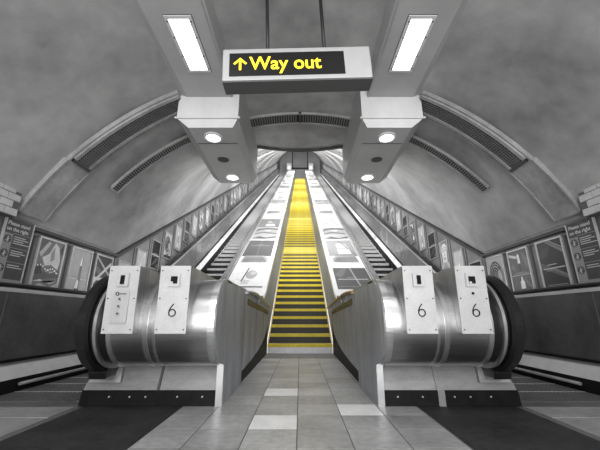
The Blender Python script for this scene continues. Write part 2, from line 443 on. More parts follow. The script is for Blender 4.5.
XW = 3.25                                      # side walls
def wall_top(y): return 1.8 + max(0, y - 5.4) * T30
for s, side in ((-1, 'left'), (1, 'right')):
    mb = MB()
    x0, x1 = s * XW, s * (XW + 0.12)
    mb.prism([(-4.5, -0.02), (6.0, -0.02), (46, 23.0), (46, wall_top(46)), (5.4, 1.8), (-4.5, 1.8)], x0, x1, 'wall')
    mb.prism([(-4.5, 1.78), (5.4, 1.78), (46, wall_top(46) - 0.02), (46, wall_top(46) + 0.2), (5.4, 2.0), (-4.5, 2.0)], s * (XW + 0.02), s * (XW + 0.12), 'plaster')
    yy = 4.30                                     # upright joints between the panels
    for k in range(66):
        y = (3.70, 4.30, 4.86, 5.42)[k] if k < 4 else 5.43 + 0.58 * (k - 3)
        zt = wall_top(y) - 0.05; zb = max(1.05, zt - 0.95)
        mb.box(s * (XW - 0.008), s * XW, y - 0.012, y + 0.012, zb, zt, 'wall_joint')
    struct(mb.build('wall_%s' % side))
    mb = MB()
    path = [(3.635, 1.80), (5.4, 1.80), (46, wall_top(46))]
    mb.strip(s * (XW - 0.05), s * (XW + 0.05), path, 0.045, 'wall_trim')
    mb.strip(s * (XW - 0.022), s * (XW + 0.03), [(y, z - 0.075) for y, z in path], 0.02, 'frame_dark')
    struct(mb.build('trim_%d' % (2 if s < 0 else 3)))
    # glazed tile pier head, near end
    mb = MB()
    mb.box(s * 3.13, s * 3.30, -4.5, 3.27, 1.80, 2.14, 'grout')
    for r in range(4):
        for k in range(10):
            y1 = 3.265 - k * 0.155 - (0.075 if r % 2 else 0); 
            mb.box(s * 3.122, s * 3.14, y1 - 0.147, y1, 1.81 + r * 0.08, 1.882 + r * 0.08, 'tile_wall')
        mb.box(s * 3.135, s * 3.27, 3.26, 3.278, 1.81 + r * 0.08, 1.882 + r * 0.08, 'tile_wall')
    struct(mb.build('wall_tile_%s' % side))

# floor
mb = MB()
mb.box(-3.4, 3.4, -4.5, 7.2, -0.12, -0.004, 'grout')
px_, py_ = 0.345, 0.3195
white = {(-1, 0), (-1, 3), (1, 1)}
for i in range(-3, 3):
    for j in range(-21, 15):
        x0 = -0.02 + i * px_; x1 = x0 + px_; y0 = 2.487 + j * py_; y1 = y0 + py_
        x0 = max(x0, -1.02); x1 = min(x1, 1.02); y1 = min(y1, 7.15)
        g = 0.004
        if (i, j) in white: mt = 'tile_white'
        elif y0 > 6.3: mt = 'tile_dark'
        elif y0 > 5.9 and i in (-3, 2): mt = 'tile3'
        else: mt = 'tile%d' % random.choice((0, 0, 1, 1, 2, 3))
        mb.box(x0 + g, x1 - g, y0 + g, y1 - g, -0.02, 0.0, mt)
struct(mb.build('floor'))

for s, side in ((-1, 'left'), (1, 'right')):
    mb = MB(); x0, x1 = sorted((s * 1.03, s * 1.88))
    mb.box(x0, x1, -2.0, 3.05, -0.004, 0.002, 'mat_dark')
    tag(mb.build('floor_mat'), 'dark worn floor panel in front of the %s newel housing' % side, 'mat', 'dark floor panels')

# head of the shaft
mb = MB()
mb.box(-3.6, 3.6, 46.0, 46.2, 19.5, 31, 'end_wall')
struct(mb.build('wall_back'))
mb = MB(); mb.box(-1.15, 1.15, 45.8, 46.0, 23.9, 28.5, 'end_panel'); mb.box(-1.3, -1.15, 45.75, 46.0, 23.7, 28.5, 'seam'); mb.box(1.15, 1.3, 45.75, 46.0, 23.7, 28.5, 'seam'); mb.box(-1.3, 1.3, 45.75, 46.0, 23.7, 23.9, 'seam')
struct(mb.build('door_1'))
mb = MB(); mb.box(-3.5, 3.5, Y_END, 46, 19.85, 20.05, 'end_wall'); struct(mb.build('floor_upper'))
for s, side in ((-1, 'left'), (1, 'right')):
    t = thing('light_pillar', 'far white pillar at the stair head, %s of the doorway' % side, 'pillar', (s * 1.66, 43.2, 20.05), group='pillars at the stair head')
    mb = MB(); mb.box(-0.36, 0.36, -0.2, 0.2, 0, 3.2, 'deck_white'); mb.build('shaft', t)
    mb = MB(); mb.box(-0.2, 0.2, -0.24, -0.2, 0.9, 2.7, 'lamp_post'); mb.build('lit_panel', t)
    mb = MB(); mb.box(-0.40, 0.40, -0.24, 0.24, 3.2, 3.35, 'deck_side'); mb.build('cap', t)

# ------------------------------------------------------------------ central yellow stair
TR, RI = 0.33, 0.1905
NST = 104
t = thing('staircase', 'long central fixed staircase with bright yellow step edges', 'staircase', (0, 7.14, 0))
HW = 0.695
stepm = {}
def stair_step(kind):
    mb = MB()
    mb.box(-HW, HW, 0, 0.03, -0.02, RI - 0.062, 'white_riser' if kind == 'first' else 'riser')
    mb.box(-HW, HW, 0.01, TR + 0.03, RI - 0.05, RI, 'tread_concrete')
    nb = MB(); nm = 'white_nosing' if kind == 'pale' else 'yellow'
    nb.box(-HW, HW, -0.012, 0.055, RI - 0.062, RI + 0.003, nm)
    if kind == 'pale': nb.box(-HW, HW, -0.010, 0.0, -0.0, RI - 0.06, nm)
    return mb.mesh('step'), nb.mesh('nosing')
for k in ('first', 'plain', 'pale'): stepm[k] = stair_step(k)
pale = {17, 18, 33, 47}
for k in range(NST):
    if k >= 99: break
    kind = 'first' if k == 0 else 'pale' if k in pale else 'plain'
    o = mesh_obj('step', stepm[kind][0], t, (0, k * TR, k * RI))
    mesh_obj('nosing', stepm[kind][1], o)
mb = MB()
for k in range(99, NST):
    mb.box(-HW, HW, k * TR, k * TR + 0.03, k * RI, k * RI + RI - 0.06, 'riser'); mb.box(-HW, HW, k * TR, (k + 1) * TR + 0.03, k * RI + RI - 0.05, k * RI + RI, 'tread_concrete')
    mb.box(-HW, HW, k * TR - 0.012, k * TR + 0.055, k * RI + RI - 0.062, k * RI + RI + 0.003, 'yellow')
o = mb.build('upper_steps', t); o['kind'] = 'stuff'
mb = MB()
mb.prism([(0.05, -0.02), (0.4, -0.02), (NST * TR, NST * RI - 0.3), (NST * TR, NST * RI - 0.1)], -HW + 0.01, HW - 0.01, 'black'); mb.build('carriage', t)
for s in (-1, 1):                               # brass strips along both edges
    mb = MB(); x0, x1 = sorted((s * 0.672, s * 0.697))
    mb.hexa([(x0, 0.05, 0.20), (x1, 0.05, 0.20), (x1, NST * TR, NST * RI + 0.17), (x0, NST * TR, NST * RI + 0.17), (x0, 0.05, 0.26), (x1, 0.05, 0.26), (x1, NST * TR, NST * RI + 0.23), (x0, NST * TR, NST * RI + 0.23)], 'brass')
    mb.build('edge_strip', t)

# ------------------------------------------------------------------ newel housings, balustrades, escalators
ND = -2.85                                     # deck of the inner balustrade
NS = -3.66                                     # escalator step line
DC = (3.0, 0.71)                               # drum axis (y,z)
def arc(r, a0, a1, n=22, c=DC):
    return [(c[0] + r * math.cos(R(a0 + (a1 - a0) * k / n)), c[1] + r * math.sin(R(a0 + (a1 - a0) * k / n))) for k in range(n + 1)]
def six(parent, x, z, y):
    """the figure 6: a ring with a leaning stroke curling over it"""
    mb = MB(); r = 0.026
    mb.tube([(x + r * math.cos(a * math.pi / 8), y, z - 0.02 + r * math.sin(a * math.pi / 8)) for a in range(17)], 0.0042, 'black', 6)
    mb.tube([(x - r, y, z - 0.018), (x - 0.022, y, z + 0.006), (x - 0.010, y, z + 0.028), (x + 0.006, y, z + 0.048)], 0.0042, 'black', 6)
    return mb.build('number', parent)

def housing(s, side):
    H = thing('newel_housing', 'brushed steel escalator newel housing on the %s of the yellow stair' % side, 'housing', (0, 0, 0), group='escalator newel housings')
    def X(a, b): return sorted((s * a, s * b))
    # base: black kick strip, sloped steel apron with seam, outer end slants in
    mb = MB()
    xi, xo0, xo1 = s * 0.72, s * 1.93, s * 1.86
    mb.hexa([(xi, 3.075, 0.12), (xo0, 3.075, 0.12), (xo0, 3.5, 0.12), (xi, 3.5, 0.12), (xi, 3.19, 0.42), (xo1 , 3.19, 0.42), (xo1, 3.5, 0.42), (xi, 3.5, 0.42)], 'steel_base')
    mb.build('apron', H)
    mb = MB(); a, b = X(1.25, 1.27) if s < 0 else X(1.215, 1.275)
    dz = 0.0 if s < 0 else 0.0
    if s > 0: mb.box(a, b, 3.05, 3.11, 0.0, 0.125, 'steel_base')
    mb.hexa([(a, 3.06, 0.125), (b, 3.06, 0.125), (b, 3.11, 0.125), (a, 3.11, 0.125), (a, 3.178, 0.42), (b, 3.178, 0.42), (b, 3.25, 0.42), (a, 3.25, 0.42)], 'steel_base' if s > 0 else 'seam')
    mb.build('seam_strip', H)
    mb = MB(); mb.hexa([(xi, 3.06, 0.0), (s * 1.94, 3.06, 0.0), (s * 1.94, 3.4, 0.0), (xi, 3.4, 0.0), (xi, 3.065, 0.125), (xo0, 3.065, 0.125), (xo0, 3.4, 0.125), (xi, 3.4, 0.125)], 'black')
    kp = mb.build('kick_plate', H)
    for x in (0.86, 1.08, 1.36, 1.50, 1.68):
        mb = MB(); mb.tube([(s * x, 3.055, 0.075), (s * x, 3.07, 0.075)], 0.007, 'deck_side', 8); mb.build('bolt', kp)
    # drum
    prof = arc(0.37, 90, 270, 28) + [(3.35, 0.34), (3.35, 1.08)]
    mb = MB(); mb.prism(prof, *X(0.72, 1.535), 'steel', smooth=True); d = mb.build('drum', H)
    es = d.modifiers.new('edges', 'EDGE_SPLIT'); es.split_angle = R(40)
    for a, b, rr in ((1.165, 1.185, 0.374), (1.225, 1.262, 0.378), (1.515, 1.55, 0.382)) if s < 0 else ((1.105, 1.125, 0.374), (1.165, 1.20, 0.378), (1.515, 1.55, 0.382)):
        mb = MB(); mb.prism(arc(rr, 88, 272, 28) + [(3.2, 0.36), (3.2, 1.07)], *X(a, b), 'steel_trim', smooth=True)
        o = mb.build('trim_ring', H); es = o.modifiers.new('edges', 'EDGE_SPLIT'); es.split_angle = R(40)
    mb = MB(); mb.prism(arc(0.385, 88, 240, 28) + [(3.035, 0.36), (3.05, 0.0), (3.09, 0.0), (3.12, 0.36), (3.2, 1.09)], *X(0.688, 0.742), 'steel_trim')
    mb.build('end_trim', H)
    mb = MB(); mb.prism(arc(0.365, 88, 272, 28) + [(3.2, 0.36), (3.2, 1.07)], *X(1.55, 1.625), 'rubber', smooth=True)
    mb.prism(arc(0.392, 88, 272, 28) + [(3.2, 0.34), (3.2, 1.09)], *X(1.625, 1.65), 'steel_trim', smooth=True)
    mb.prism(arc(0.375, 88, 272, 28) + [(3.2, 0.34), (3.2, 1.08)], *X(1.65, 1.675), 'black', smooth=True)
    o = mb.build('handrail_guard', H); es = o.modifiers.new('edges', 'EDGE_SPLIT'); es.split_angle = R(40)
    # handrail inlet on the apron
    mb = MB(); mb.hexa([(s * 1.60, 3.06, 0.19), (s * 1.88, 3.06, 0.19), (s * 1.88, 3.12, 0.19), (s * 1.60, 3.12, 0.19), (s * 1.62, 3.11, 0.33), (s * 1.86, 3.11, 0.33), (s * 1.86, 3.17, 0.33), (s * 1.62, 3.17, 0.33)], 'steel_side'); mb.build('inlet_plate', H)
    mb = MB(); mb.prism([(2.90, 0.30), (2.93, 0.235), (3.12, 0.235), (3.12, 0.34), (2.98, 0.34)], *X(1.66, 1.81), 'rubber'); mb.build('handrail_inlet', H, 0.01)
    # side panel facing the stair
    prof = [(3.06, 0.0), (3.98, 0.0), (3.98, 0.14), (4.7, 0.17), (5.4, 0.22), (5.9, 0.28), (6.35, 0.36), (6.7, 0.46), (6.93, 0.60), (7.06, 0.80), (7.10, 1.0), (7.0, 1.03)] + arc(0.355, 88, 250, 20) + [(3.04, 0.34)]
    mb = MB(); mb.prism(prof, *X(0.684, 0.702), 'side_steel'); sp = mb.build('side_panel', H)
    for y in (3.98, 5.1, 6.1):
        mb = MB(); mb.box(*X(0.6825, 0.69), y, y + 0.008, 0.2, 1.03, 'seam'); mb.build('panel_joint', sp)
    mb = MB(); mb.prism([(3.95, 0.0), (7.13, 0.0), (7.13, 0.75), (6.9, 0.75), (3.95, 0.2)], *X(0.702, 0.75), 'black'); mb.build('side_kick', H)
    mb = MB(); mb.prism([(3.30, 0.0), (6.0, 0.0), (6.0, 1.06), (3.30, 1.06)], *X(0.75, 1.76), 'steel_base'); mb.build('body', H)
    mb = MB(); mb.strip(*X(0.688, 1.675), [(3.0, 1.086), (5.9, 1.086)], 0.025, 'steel_side'); mb.build('top_plate', H)
    # control boxes
    boxes = ((0.885, 1.128), (1.297, 1.54)) if s < 0 else ((0.83, 1.07), (1.255, 1.495))
    for bi, (a, b) in enumerate(boxes):
        x0, x1 = X(a, b); xm = (x0 + x1) / 2
        mb = MB()
        mb.prism([(2.56, 0.63), (2.54, 1.145), (2.60, 1.15), (3.30, 1.13), (3.30, 0.63)], x0 + 0.004, x1 - 0.004, 'steel_side')
        cb = mb.build('control_box', H)
        mb = MB(); mb.hexa([(x0, 2.548, 0.625), (x1, 2.548, 0.625), (x1, 2.562, 0.625), (x0, 2.562, 0.625), (x0, 2.528, 1.148), (x1, 2.528, 1.148), (x1, 2.542, 1.148), (x0, 2.542, 1.148)], 'steel_plate')
        for dx in (0.018, x1 - x0 - 0.018):
            for z in (0.655, 0.89, 1.11):
                yq = 2.545 - 0.02 * (z - 0.63) / 0.52
                mb.tube([(x0 + dx, yq - 0.004, z), (x0 + dx, yq + 0.004, z)], 0.0055, 'seam', 6)
        mb.build('faceplate', cb)
        def plate(w, h, z, mt, dy=0.006, xx=xm):
            q = MB(); yq = 2.545 - 0.02 * (z - 0.63) / 0.52
            q.box(xx - w / 2, xx + w / 2, yq - dy, yq + 0.004, z - h / 2, z + h / 2, mt); return q, yq
        slot = (s < 0 and bi == 1) or (s > 0 and bi == 0)
        q, yq = plate(0.085, 0.105, 1.035, 'steel_plate', 0.010)
        q.box(xm - 0.048, xm + 0.048, yq - 0.005, yq, 0.98, 1.09, 'deck_side')
        if slot:
            q.box(xm - 0.015, xm + 0.015, yq - 0.02, yq - 0.008, 1.0, 1.07, 'black')
        else:
            q.box(xm - 0.026, xm + 0.026, yq - 0.016, yq - 0.008, 1.005, 1.062, 'black')
            q.box(xm - 0.026, xm - 0.006, yq - 0.018, yq - 0.015, 1.002, 1.02, 'steel_plate')
        q.build('key_switch', cb)
        if s < 0 and bi == 1:
            q, yq = plate(0.13, 0.25, 0.83, 'frame', 0.006)
            q.tube([(xm - 0.03 + 0.012 * math.cos(k * math.pi / 6), yq - 0.008, 0.925 + 0.012 * math.sin(k * math.pi / 6)) for k in range(13)], 0.0035, 'black', 5)
            q.box(xm - 0.012, xm + 0.04, yq - 0.0075, yq - 0.005, 0.921, 0.929, 'seam')
            q.build('button_panel', cb)
            for z in (0.885, 0.83, 0.775):
                q = MB(); q.tube([(xm - 0.005, yq - 0.016, z), (xm - 0.005, yq, z)], 0.014, 'steel_trim', 12); q.tube([(xm - 0.005, yq - 0.018, z), (xm - 0.005, yq - 0.015, z)], 0.008, 'seam', 10); q.build('button', cb)
        else:
            six(cb, xm + 0.005, 0.80, 2.535)
            if s > 0 and bi == 1:
                q = MB(); q.tube([(xm, 2.527, 0.93), (xm, 2.54, 0.93)], 0.010, 'black', 8); q.build('key_hole', cb)
    return H

def stair_rail(s, side):
    t = thing('handrail', 'short tubular handrail on the %s housing side beside the yellow stair' % side, 'handrail', (0, 0, 0), group='stair foot handrails')
    mb = MB(); x = s * 0.64
    mb.tube([(s * 0.672, 4.05, 1.05), (x, 4.3, 1.065), (x, 4.75, 1.07), (x, 6.4, 0.995), (x, 7.5, 0.95), (s * 0.66, 7.62, 0.95)], 0.021, 'steel_trim' if s < 0 else 'brass', 10); mb.build('rail', t)
    for y, z in ((5.0, 1.045), (6.6, 0.965)):
        mb = MB(); mb.tube([(x, y, z), (x, y, z - 0.07), (s * 0.688, y, z - 0.10)], 0.011, 'steel_side', 8); mb.build('bracket', t)
    mb = MB(); mb.hexa([(s * 0.676, 4.2, 0.90), (s * 0.69, 4.2, 0.90), (s * 0.69, 6.9, 0.80), (s * 0.676, 6.9, 0.80), (s * 0.676, 4.2, 0.98), (s * 0.69, 4.2, 0.98), (s * 0.69, 6.9, 0.88), (s * 0.676, 6.9, 0.88)], 'rubber'); mb.build('recess_shade', t)  # dark strip standing in for the shaded recess beneath the rail

def balustrade(s, side):
    t = thing('balustrade', 'white balustrade deck climbing between the %s escalator and the yellow stair' % side, 'balustrade', (0, 0, 0), group='inclined balustrades')
    def X(a, b): return sorted((s * a, s * b))
    path = rail_path(ND, 1.075, 6.0, rad=0.4)
    mb = MB(); mb.strip(*X(0.70, 1.62), path, 0.03, 'deck_white'); mb.build('deck', t)
    body_top = offset(path, -0.03)
    mb = MB(); x0, x1 = X(0.703, 1.76)
    low = [(y, 0.0 if y < 7.14 else max(0.0, (y - 7.14) * T30 - 0.3)) for y, z in body_top]
    low[0] = (6.02, 0.0)
    mb.band(x0, body_top, low, x1 - x0, 'stair_wall'); mb.build('body', t)
    mb = MB(); mb.strip(*X(0.690, 0.71), path, 0.05, 'steel_trim'); mb.build('inner_edge', t)
    mb = MB()
    mb.strip(*X(1.62, 1.665), offset(path, -0.012), 0.03, 'deck_side'); mb.strip(*X(1.635, 1.645), offset(path, -0.006), 0.02, 'seam')
    mb.strip(*X(1.66, 1.675), offset(path, 0.004), 0.06, 'steel_trim'); mb.build('outer_edge', t)
    for k in range(24):                          # screws down the white margin beside the stair
        q = MB(); tt = 8.0 + 1.55 * k
        c = P(s * 0.745, tt, ND); q.tube([c, P(s * 0.745, tt, ND + 0.006)], 0.011, 'seam', 6); q.build('screw', t)

def escalator(s, side):
    E = thing('escalator', '%s escalator climbing between the tunnel wall and the steel newel housing' % side, 'escalator', (0, 0, 0), group='escalators beside the stair')
    def X(a, b): return sorted((s * a, s * b))
    # steps
    w0, w1 = X(1.84, 2.982)
    def step_mesh(rise):
        mb = MB(); D = 0.40
        mb.box(w0, w1, 0, D, -0.03, -0.005, 'tread_dark')
        for k in range(26):
            x = w0 + (w1 - w0) * (k + 0.5) / 26
            mb.box(x - 0.012, x + 0.012, 0.004, D, -0.01, 0.0, 'comb' if rise < 0.05 else 'tread')
        if rise > 0.05:
            mb.box(w0, w1, 0.006, 0.02, -rise, -0.02, 'tread_dark')  # lower riser dark: shade at its foot put into the colour
            mb.box(w0, w1, -0.004, 0.012, -0.13, 0.0, 'tread')
            for k in range(26):
                x = w0 + (w1 - w0) * (k + 0.5) / 26
                mb.box(x - 0.010, x + 0.010, -0.008, 0.008, -0.135, -0.002, 'tread')
        mb.box(w0, w1, -0.002, 0.012, -0.004, 0.001, 'tread')
        return mb.mesh('step')
    flat = step_mesh(0.0); full = step_mesh(0.231)
    y = 3.22
    k = 0
    z = 0.0
    while y < 5.7: mesh_obj('step', flat, E, (0, y, 0.0)); y += 0.40
    for r in (0.06, 0.14, 0.20): z += r; mesh_obj('step', step_mesh(r), E, (0, y, z)); y += 0.40
    while y < Y_END - 0.4:
        z += 0.231; mesh_obj('step', full, E, (0, y, z)); y += 0.40
    mb = MB(); mb.prism([(3.0, -0.1), (5.9, -0.1), (Y_END, (Y_END - 7.0) * T30 - 0.3), (Y_END, (Y_END - 7.0) * T30 - 0.5), (6.0, -0.4), (3.0, -0.4)], w0, w1, 'black'); mb.build('step_bed', E)
    # landing plate and comb
    mb = MB(); mb.box(*X(1.95, 3.06), -2.0, 2.72, -0.003, 0.003, 'plate'); mb.box(*X(1.95, 3.06), 2.735, 3.02, -0.003, 0.004, 'plate')
    mb.build('landing_plate', E)
    mb = MB(); mb.box(*X(1.93, 3.0), 3.03, 3.14, -0.003, 0.006, 'comb')
    for k in range(52):
        x = w0 + (w1 - w0) * (k + 0.5) / 52; mb.box(x - 0.006, x + 0.006, 3.14, 3.22, -0.003, 0.005, 'steel_side')
    mb.build('comb_plate', E)
    # wall side: skirt, sloped inner deck, dark panel, ledge, handrail
    top = rail_path(-2.69, 1.03, 1.0, rad=0.6); mid = rail_path(-3.36, 0.29, 1.0, rad=0.6); low = rail_path(-3.52, 0.13, 1.0, rad=0.6); bot = rail_path(-3.78, -0.05, 1.0, rad=0.6)
    mb = MB(); mb.band(s * 3.07, top, mid, s * 0.05, 'dark_panel', 'panel_sheen'); p = mb.build('wall_side_panel', E)
    for k in range(30):
        mb = MB()
        yj = 3.34 + 1.9 * k
        if yj > 40: break
        zz0 = mid[0][1] if yj < 5.4 else mid[-1][1] - (Y_END - yj) * T30; zz1 = top[0][1] if yj < 5.4 else top[-1][1] - (Y_END - yj) * T30
        mb.box(*X(3.066, 3.072), yj, yj + 0.01, zz0, zz1, 'seam'); mb.build('panel_joint', p)
    mb = MB()
    for a, b, xa, xb, mt in ((mid, low, 3.07, 2.985, 'inner_deck'),):
        n = len(a)
        for i in range(n - 1):
            mb.face([(s * xa, *a[i]), (s * xa, *a[i + 1]), (s * xb, *b[i + 1]), (s * xb, *b[i])], mt if i == n - 2 else 'deck_side')
    mb.build('inner_deck', E)
    mb = MB(); mb.strip(*X(3.045, 3.075), offset(mid, 0.03), 0.035, 'black'); mb.strip(*X(3.04, 3.07), offset(mid, 0.0), 0.012, 'steel_trim'); mb.build('deck_trim', E)
    mb = MB(); mb.band(s * 2.985, low, bot, s * 0.03, 'black'); mb.build('skirt', E)
    mb = MB(); mb.tube([(s * 2.95, y, z + 0.075) for y, z in [(3.62, 0.0), (5.6, 0.0), (6.2, 0.08)]], 0.018, 'steel_base', 8); mb.build('skirt_guard', E)
    mb = MB(); mb.strip(*X(3.06, 3.215), rail_path(-2.69, 1.045, 1.0, rad=0.6), 0.04, 'deck_side'); mb.build('outer_deck', E)
    hr = rail_path(-2.63, 1.105, 1.0, rad=0.6)
    mb = MB(); mb.strip(*X(3.07, 3.15), hr, 0.045, 'rubber'); mb.build('handrail', E, 0.012)
    # stair side: panel towards the steps and the handrail that loops round the newel
    top2 = rail_path(ND - 0.02, 1.05, 3.52, rad=0.4); bot2 = rail_path(-3.78, -0.05, 3.52, rad=0.5)
    mb = MB(); mb.band(s * 1.77, top2, bot2, s * 0.05, 'steel_side'); mb.build('stair_side_panel', E)
    loop = arc(0.42, 262, 92, 26)
    loop = loop + rail_path(ND + 0.04, DC[1] + 0.42, 3.02, rad=0.4)
    inner = offset(loop, -0.05)
    mb = MB(); x0, x1 = X(1.68, 1.785)
    n = len(loop); i0 = 0
    for (a, b), (c, d) in zip(loop, inner):
        # section: slightly rounded outer face
        mb.v += [(x0, c, d), (x0, a * 0.55 + c * 0.45, b * 0.55 + d * 0.45), (x0 + 0.02, a, b), (x1 - 0.02, a, b), (x1, a * 0.55 + c * 0.45, b * 0.55 + d * 0.45), (x1, c, d)]
    mb.m('rubber'); mb.m('rubber_sheen')
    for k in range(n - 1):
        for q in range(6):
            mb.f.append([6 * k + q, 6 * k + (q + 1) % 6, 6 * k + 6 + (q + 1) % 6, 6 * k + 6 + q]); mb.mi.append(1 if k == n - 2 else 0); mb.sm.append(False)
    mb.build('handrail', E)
    return E

for s, side in ((-1, 'left'), (1, 'right')):
    housing(s, side); stair_rail(s, side); balustrade(s, side); escalator(s, side)

# ------------------------------------------------------------------ posters
def circ(cx, cy, rx, ry, n=14, a0=0, a1=360):
    return [(cx + rx * math.cos(R(a0 + (a1 - a0) * k / n)), cy + ry * math.sin(R(a0 + (a1 - a0) * k / n))) for k in range(n if a1 - a0 == 360 else n + 1)]
def arcband(cx, cy, rx, ry, w, a0, a1, n=10):
    o = circ(cx, cy, rx, ry, n, a0, a1 - 1e-6); i = circ(cx, cy, rx - w, ry - w, n, a0, a1 - 1e-6)
    return [[o[k], o[k + 1], i[k + 1], i[k]] for k in range(n)]
def bar(x0, y0, x1, y1, w):
    dx, dy = x1 - x0, y1 - y0; L = math.hypot(dx, dy); nx, ny = -dy / L * w / 2, dx / L * w / 2
    return [(x0 + nx, y0 + ny), (x1 + nx, y1 + ny), (x1 - nx, y1 - ny), (x0 - nx, y0 - ny)]
def rect(x0, y0, x1, y1): return [(x0, y0), (x1, y0), (x1, y1), (x0, y1)]
def design(k):
    """(background grey index, [(polygon, grey index)])"""
    L = []
    if k == 'swirl':
        bg = 3
        L += [([(0, .62), (.3, .9), (.55, 1), (0, 1)], 2), ([(.05, .7), (.35, .98), (.45, .95), (.15, .62)], 5), ([(.45, .72), (.62, .98), (.8, .9), (.95, .6), (.9, .42), (.6, .5), (.35, .46), (.2, .62)], 6),
              ([(.5, .72), (.62, .9), (.7, .62), (.55, .55)], 4), ([(0, .2), (.3, .35), (.6, .3), (1, .42), (1, .25), (.5, .2), (0, .12)], 2), ([(0, .0), (.3, .1), (.7, .04), (1, .14), (1, 0)], 5), ([(.02, .13), (.3, .18), (.7, .1), (1, .2), (.7, .13), (.3, .14)], 6), ([(0, .4), (.2, .5), (.3, .3), (0, .25)], 1), ([(.85, .85), (1, 1), (1, .7)], 1)]
        for q in range(9): L.append((circ(.1 + q * .1, .45 + .03 * math.sin(q * 1.3) - .02 * q * .5, .028, .02, 8), 7))
        for q in range(6): L.append((circ(.45 + q * .08, .36 + .02 * math.sin(q * 2), .02, .016, 8), 7))
    elif k == 'bottle':
        bg = 5
        L += [(rect(.05, .30, .95, .318), 6), ([(.46, .06), (.62, .06), (.60, .80), (.54, .86), (.50, .80)], 3), ([(.47, .62), (.58, .62), (.57, .78), (.54, .86), (.50, .78)], 7), ([(.40, .09), (.56, .07), (.56, .24), (.50, .30), (.44, .26)], 7), (rect(.40, .05, .62, .085), 0), (rect(.15, .34, .85, .35), 4), (rect(.2, .37, .7, .378), 4), ([(0, 0), (1, 0), (1, .05), (0, .04)], 4)]
    elif k == 'beams':
        bg = 0
        L += [([(.3, 1), (.44, 1), (1, .76), (1, .68)], 3), ([(.48, 1), (.52, 1), (1, .80), (1, .785)], 5), ([(0, .46), (0, .58), (1, .26), (1, .16)], 2), ([(.1, .36), (.5, .44), (1, .24), (1, .2), (.5, .38)], 3), (rect(.06, .41, .94, .435), 5), (rect(.26, .49, .64, .508), 5), (rect(.12, .07, .9, .085), 4), (rect(.2, .045, .8, .055), 3), ([(0, .75), (.5, .9), (.4, .7), (0, .62)], 1)]
    elif k == 'flag':
        bg = 0
        L += [(bar(-.0, .98, .98, .52, .07), 5), (bar(.0, .30, .98, .86, .09), 6), (bar(0, .40, .98, .40, .08), 6), (bar(.02, .12, .9, .5, .05), 4), (bar(.3, .0, .98, .24, .06), 5), ([(0, .75), (.4, .62), (.3, .5), (0, .6)], 2)]
    elif k == 'panes':
        bg = 0
        L += [(rect(0, .46, 1, .50), 5), ([(.1, .96), (.5, .7), (.8, .52), (.3, .6)], 1), ([(.05, .05), (.5, .35), (.95, .44), (.6, .2)], 2), (rect(.2, .52, .8, .545), 4), ([(.6, .06), (.9, .06), (.9, .2)], 3), (rect(.2, .40, .5, .42), 3)]
    elif k == 'face':
        bg = 5
        L += [(circ(.5, .56, .33, .40, 18), 6), ([(.1, .98), (.9, .98), (.86, .78), (.7, .9), (.5, .92), (.3, .9), (.14, .76)], 3), (circ(.36, .66, .09, .045), 2), (circ(.64, .66, .09, .045), 2), (circ(.36, .66, .03, .03, 8), 7), (circ(.64, .66, .03, .03, 8), 7), (bar(.26, .745, .45, .755, .025), 2), (bar(.55, .755, .74, .745, .025), 2), ([(.5, .66), (.56, .47), (.44, .47)], 5), (bar(.44, .475, .56, .475, .02), 3), (circ(.5, .36, .13, .045), 2), (bar(.38, .36, .62, .36, .012), 5), ([(.36, .22), (.64, .22), (.8, 0), (.2, 0)], 4), ([(.15, .7), (.22, .3), (.08, .1), (.04, .6)], 3), ([(.85, .7), (.78, .3), (.92, .1), (.96, .6)], 3)]
    elif k == 'twin':
        bg = 2
        L += [(rect(0, .395, 1, .41), 5), ([(.0, .95), (.45, .86), (.40, .80), (0, .88)], 6), ([(.45, .68), (.58, .68), (.56, .88), (.50, .92), (.45, .88)], 7), ([(.47, .68), (.56, .68), (.56, .5), (.47, .5)], 1), ([(.40, .08), (.62, .08), (.62, .24), (.56, .28), (.54, .36), (.48, .36), (.46, .28), (.40, .24)], 7), (rect(.42, .05, .62, .08), 0), (rect(.1, .43, .9, .445), 4), (rect(.25, .46, .7, .47), 4), ([(.7, .95), (1, .75), (1, .5), (.8, .6)], 3), ([(0, .6), (.3, .5), (.2, .7)], 3), ([(.65, .35), (1, .1), (1, .02), (.7, .2)], 3)]
    elif k == 'rings':
        bg = 5
        for r, c in ((.40, 1), (.31, 2), (.21, 1), (.12, 2)):
            for q in arcband(.45, .56, r, r * .85, .055, 20, 320): L.append((q, c))
        for q in arcband(.55, .45, .36, .34, .05, -120, 60): L.append((q, 2))
        L += [([(.0, 0), (1, 0), (1, .13), (0, .08)], 1), (circ(.48, .55, .06, .06), 3)]
    elif k == 'plain':
        bg = 5
        L += [([(.44, .30), (.56, .30), (.55, .52), (.50, .62), (.45, .52)], 7), (rect(.2, .22, .8, .235), 4), (rect(.3, .18, .7, .19), 4), ([(0, 0), (1, 0), (1, .1), (0, .06)], 4), ([(.60, .7), (.9, .96), (.7, .9)], 6)]
    elif k == 'mottled':
        bg = 4
        rr = random.Random(3)
        for q in range(16):
            cx, cy = rr.random() * .8 + .1, rr.random() * .84 + .08
            L.append((circ(cx, cy, .05 + rr.random() * .09, .04 + rr.random() * .07, 9), rr.choice((1, 2, 3, 6, 7))))
    elif k == 'window':                              # deck posters
        bg = 2
        L += [(rect(.49, 0, .505, 1), 4), (rect(.15, .60, .85, .622), 5), (rect(.38, .67, .62, .685), 5), (rect(0, 0, 1, .03), 3), (bar(.49, 0, .7, .45, .012), 3)]
    elif k == 'window_low':
        bg = 2
